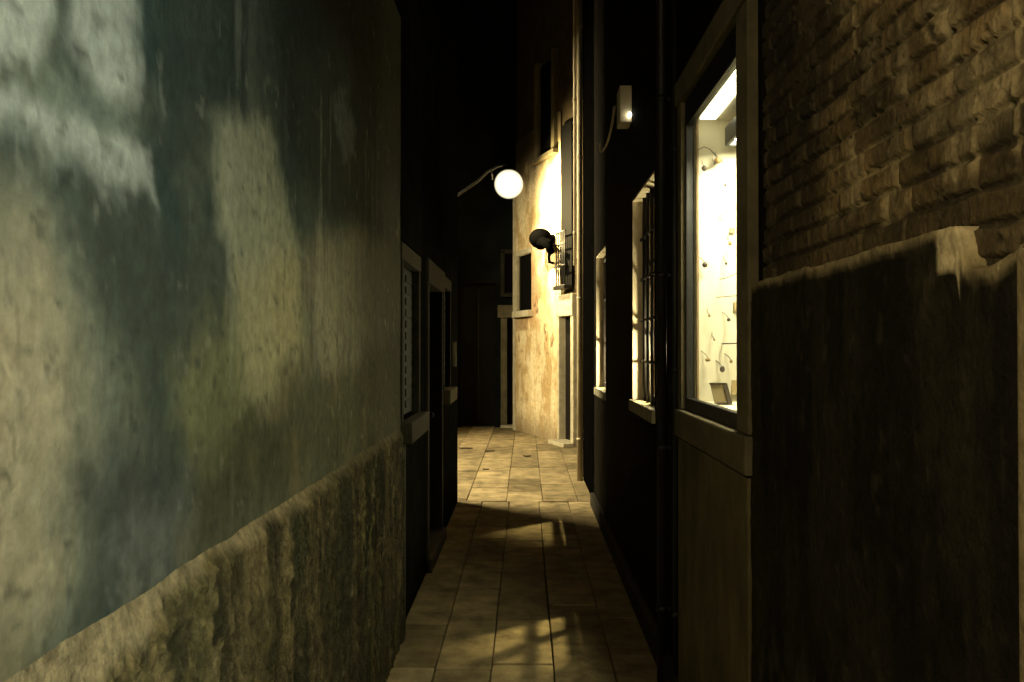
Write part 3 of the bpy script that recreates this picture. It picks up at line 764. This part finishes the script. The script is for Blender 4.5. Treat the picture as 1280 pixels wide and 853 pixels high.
m = MB(); m.box(-.42, .2, 17.17, 17.198, 2.75, 3.5); uw = m.build('window', MATS['recess_shade'], bh)
m = MB(); m.box(-.5, -.42, 17.14, 17.198, 2.7, 3.55, bev=.006); m.box(-.5, .25, 17.10, 17.198, 2.62, 2.70, bev=.006); m.box(-.5, .25, 17.14, 17.198, 3.5, 3.58, bev=.006); m.build('frame', M_LEFTSTONE, uw)
for (x, z, s) in ((-.42, 4.05, .10), (-.62, 3.72, .05), (-.30, 4.3, .06)):
    pass

# ------------------------------------------------------------------ HOUSE on the side street (behind the left house), carries the lamp
sh_ = thing('side_house', 'plain dark house on the hidden side street carrying the street lamp arm', 'house', (-3.5, 15.5, 0))
w = MB(); w.box(-8, -2.5, 13.8, 17.19, 0, HT); w.build('wall', M_ROUGHDARK, sh_)
r_ = MB(); r_.box(-8.2, -2.2, 13.5, 17.19, HT, HT + .12); r_.build('roof', M_TILEROOF, sh_)

# ------------------------------------------------------------------ street lamp
LX, LY, LZ = -.275, 14.0, 4.29
sl = thing('street_lamp', 'glowing street lamp globe on a curved iron arm at the alley end', 'street lamp', (LX, LY, LZ))
b = MB(); b.sphere((LX, LY, LZ), .24, u=36, v=24); b.build('globe', E_STREET, sl)
sp = bpy.data.lights.new('facade_fill', 'SPOT'); sp.energy = 2100; sp.color = STREET; sp.spot_size = R(140); sp.spot_blend = .6; sp.shadow_soft_size = .025  # added spot brightens the facade; the globe gives little light
so = bpy.data.objects.new('facade_fill', sp); COL.objects.link(so); so.parent = sl
dv = Vector((.97, .12, -.12)).normalized(); so.location = (-.04, .08, -.30)
so.rotation_euler = dv.to_track_quat('-Z', 'Y').to_euler()
b = MB(); b.lathe((LX, LY, LZ), [(.09, .232), (.08, .26), (.05, .30), (.03, .33), (.01, .345)], 28); b.build('hood', M_BLACK, sl)
b = MB(); b.tube([(-2.49, LY + .05, 3.2), (-2.0, LY + .04, 3.55), (-1.4, LY + .03, 3.93), (-.80, LY, 4.33), (-.62, LY, 4.50), (-.45, LY, 4.585), (-.275, LY, 4.62)], [.03, .03, .028, .022, .02, .018, .016], 10)
b.tube([(-.55, LY, 4.55), (-.55, LY, 4.36)], .012, 8)
b.build('arm', mat('grey_iron', (.008, .009, .008), .5, metal=.4, noise=.3, nscale=20), sl)

# lamp round the corner in the side street, lighting the small square
sx, sy, sz = -4.4, 9.55, 4.3
t = thing('corner_lamp', 'long hooded strip lamp on the side street around the left corner', 'street lamp', (sx, sy, sz))
b = MB(); b.tube([(sx, 9.25, sz), (sx, 12.4, sz)], .07, 14); b.build('tube', E_SIDE, t)
b = MB(); b.box(sx - .30, sx + .30, 9.0, 12.6, sz + .10, sz + .15, bev=.01); b.box(sx - .30, sx - .28, 9.0, 12.6, sz + .0, sz + .10); b.box(sx + .28, sx + .30, 9.0, 12.6, sz + .0, sz + .10); b.build('hood', M_IRON, t)
b = MB(); b.tube([(sx, 8.86, sz + .1), (sx, 8.95, sz + .30), (sx, 9.2, sz + .33), (sx, 9.5, sz + .14)], .02, 8); b.build('arm', M_IRON, t)

# wall lantern behind the viewer
bx, by, bz = -.58, -.25, 2.40
t = thing('wall_lantern', 'small hooded wall lantern on the stained plaster wall beside the viewer', 'lantern', (bx, by, bz))
b = MB(); b.sphere((bx, by, bz), .05); b.build('globe', E_BACK, t)
b = MB(); b.lathe((bx, by, bz), [(.085, .03), (.08, .10), (.03, .15), (.01, .20)], 20); b.build('hood', M_IRON, t)
b = MB(); b.tube([(-.70, by - .1, bz + .2), (-.67, by - .1, bz + .26), (-.63, by - .05, bz + .27), (bx, by, bz + .19)], .015, 8); b.build('arm', M_IRON, t)

# tube light in the room beside the viewer
E_TUBE = emit('tube_glow', (.93, 1.0, .85), 255)
t = thing('tube_light', 'long tube light inside the lit room beside the viewer', 'light', (1.3, .2, 2.35))
b = MB(); b.tube([(1.3, -.65, 2.33), (1.3, 1.0, 2.33)], .02, 12); b.build('tube', E_TUBE, t)
b = MB(); b.box(1.27, 1.33, -.7, 1.05, 2.355, 2.41, bev=.006); b.box(1.29, 1.31, .15, .25, 2.41, 2.95); b.build('housing', M_CREAM, t)

# leaf litter on the lit pavement
M_LEAF = mat('dead_leaf', (.05, .03, .012), .8, noise=.3, nscale=30)
for (x, y, r_l, lab) in ((-.96, 13.55, .10, 'dark wet leaf heap beside the left corner'), (-.57, 13.2, .09, 'flat dark scrap lying on the pavement left of centre'), (.02, 12.6, .05, 'small dark leaf on the lit pavement near the doorway'), (-.52, 11.2, .035, 'tiny dark leaf on the nearer lit slabs')):
    b = MB(); n = 9
    pts = [(x + r_l * (1 + .35 * random.uniform(-1, 1)) * math.cos(2 * math.pi * k / n), y + r_l * .7 * (1 + .4 * random.uniform(-1, 1)) * math.sin(2 * math.pi * k / n)) for k in range(n)]
    b.prism(pts, .004, .014, axis='Z')
    tag(b.build('fallen_leaf', M_LEAF), lab, 'leaf', 'dark leaves lying on the lit pavement')

# ------------------------------------------------------------------ sky, moon-dim sun, view
wd = bpy.data.worlds.new('World'); S.world = wd; wd.use_nodes = True
nt = wd.node_tree; bg = nt.nodes['Background']
sky = nt.nodes.new('ShaderNodeTexSky'); sky.sky_type = 'NISHITA'; sky.sun_disc = False
sky.sun_elevation = R(3); sky.sun_rotation = R(200)
nt.links.new(sky.outputs[0], bg.inputs[0]); bg.inputs[1].default_value = .0004
S.view_settings.view_transform = 'Standard'; S.view_settings.look = 'None'
S.view_settings.exposure = 0; S.view_settings.gamma = 1
S.cycles.use_denoising = True
S.cycles.max_bounces = 8; S.cycles.diffuse_bounces = 4; S.cycles.transparent_max_bounces = 16
S.cycles.caustics_reflective = False; S.cycles.caustics_refractive = False
S.cycles.sample_clamp_indirect = 4
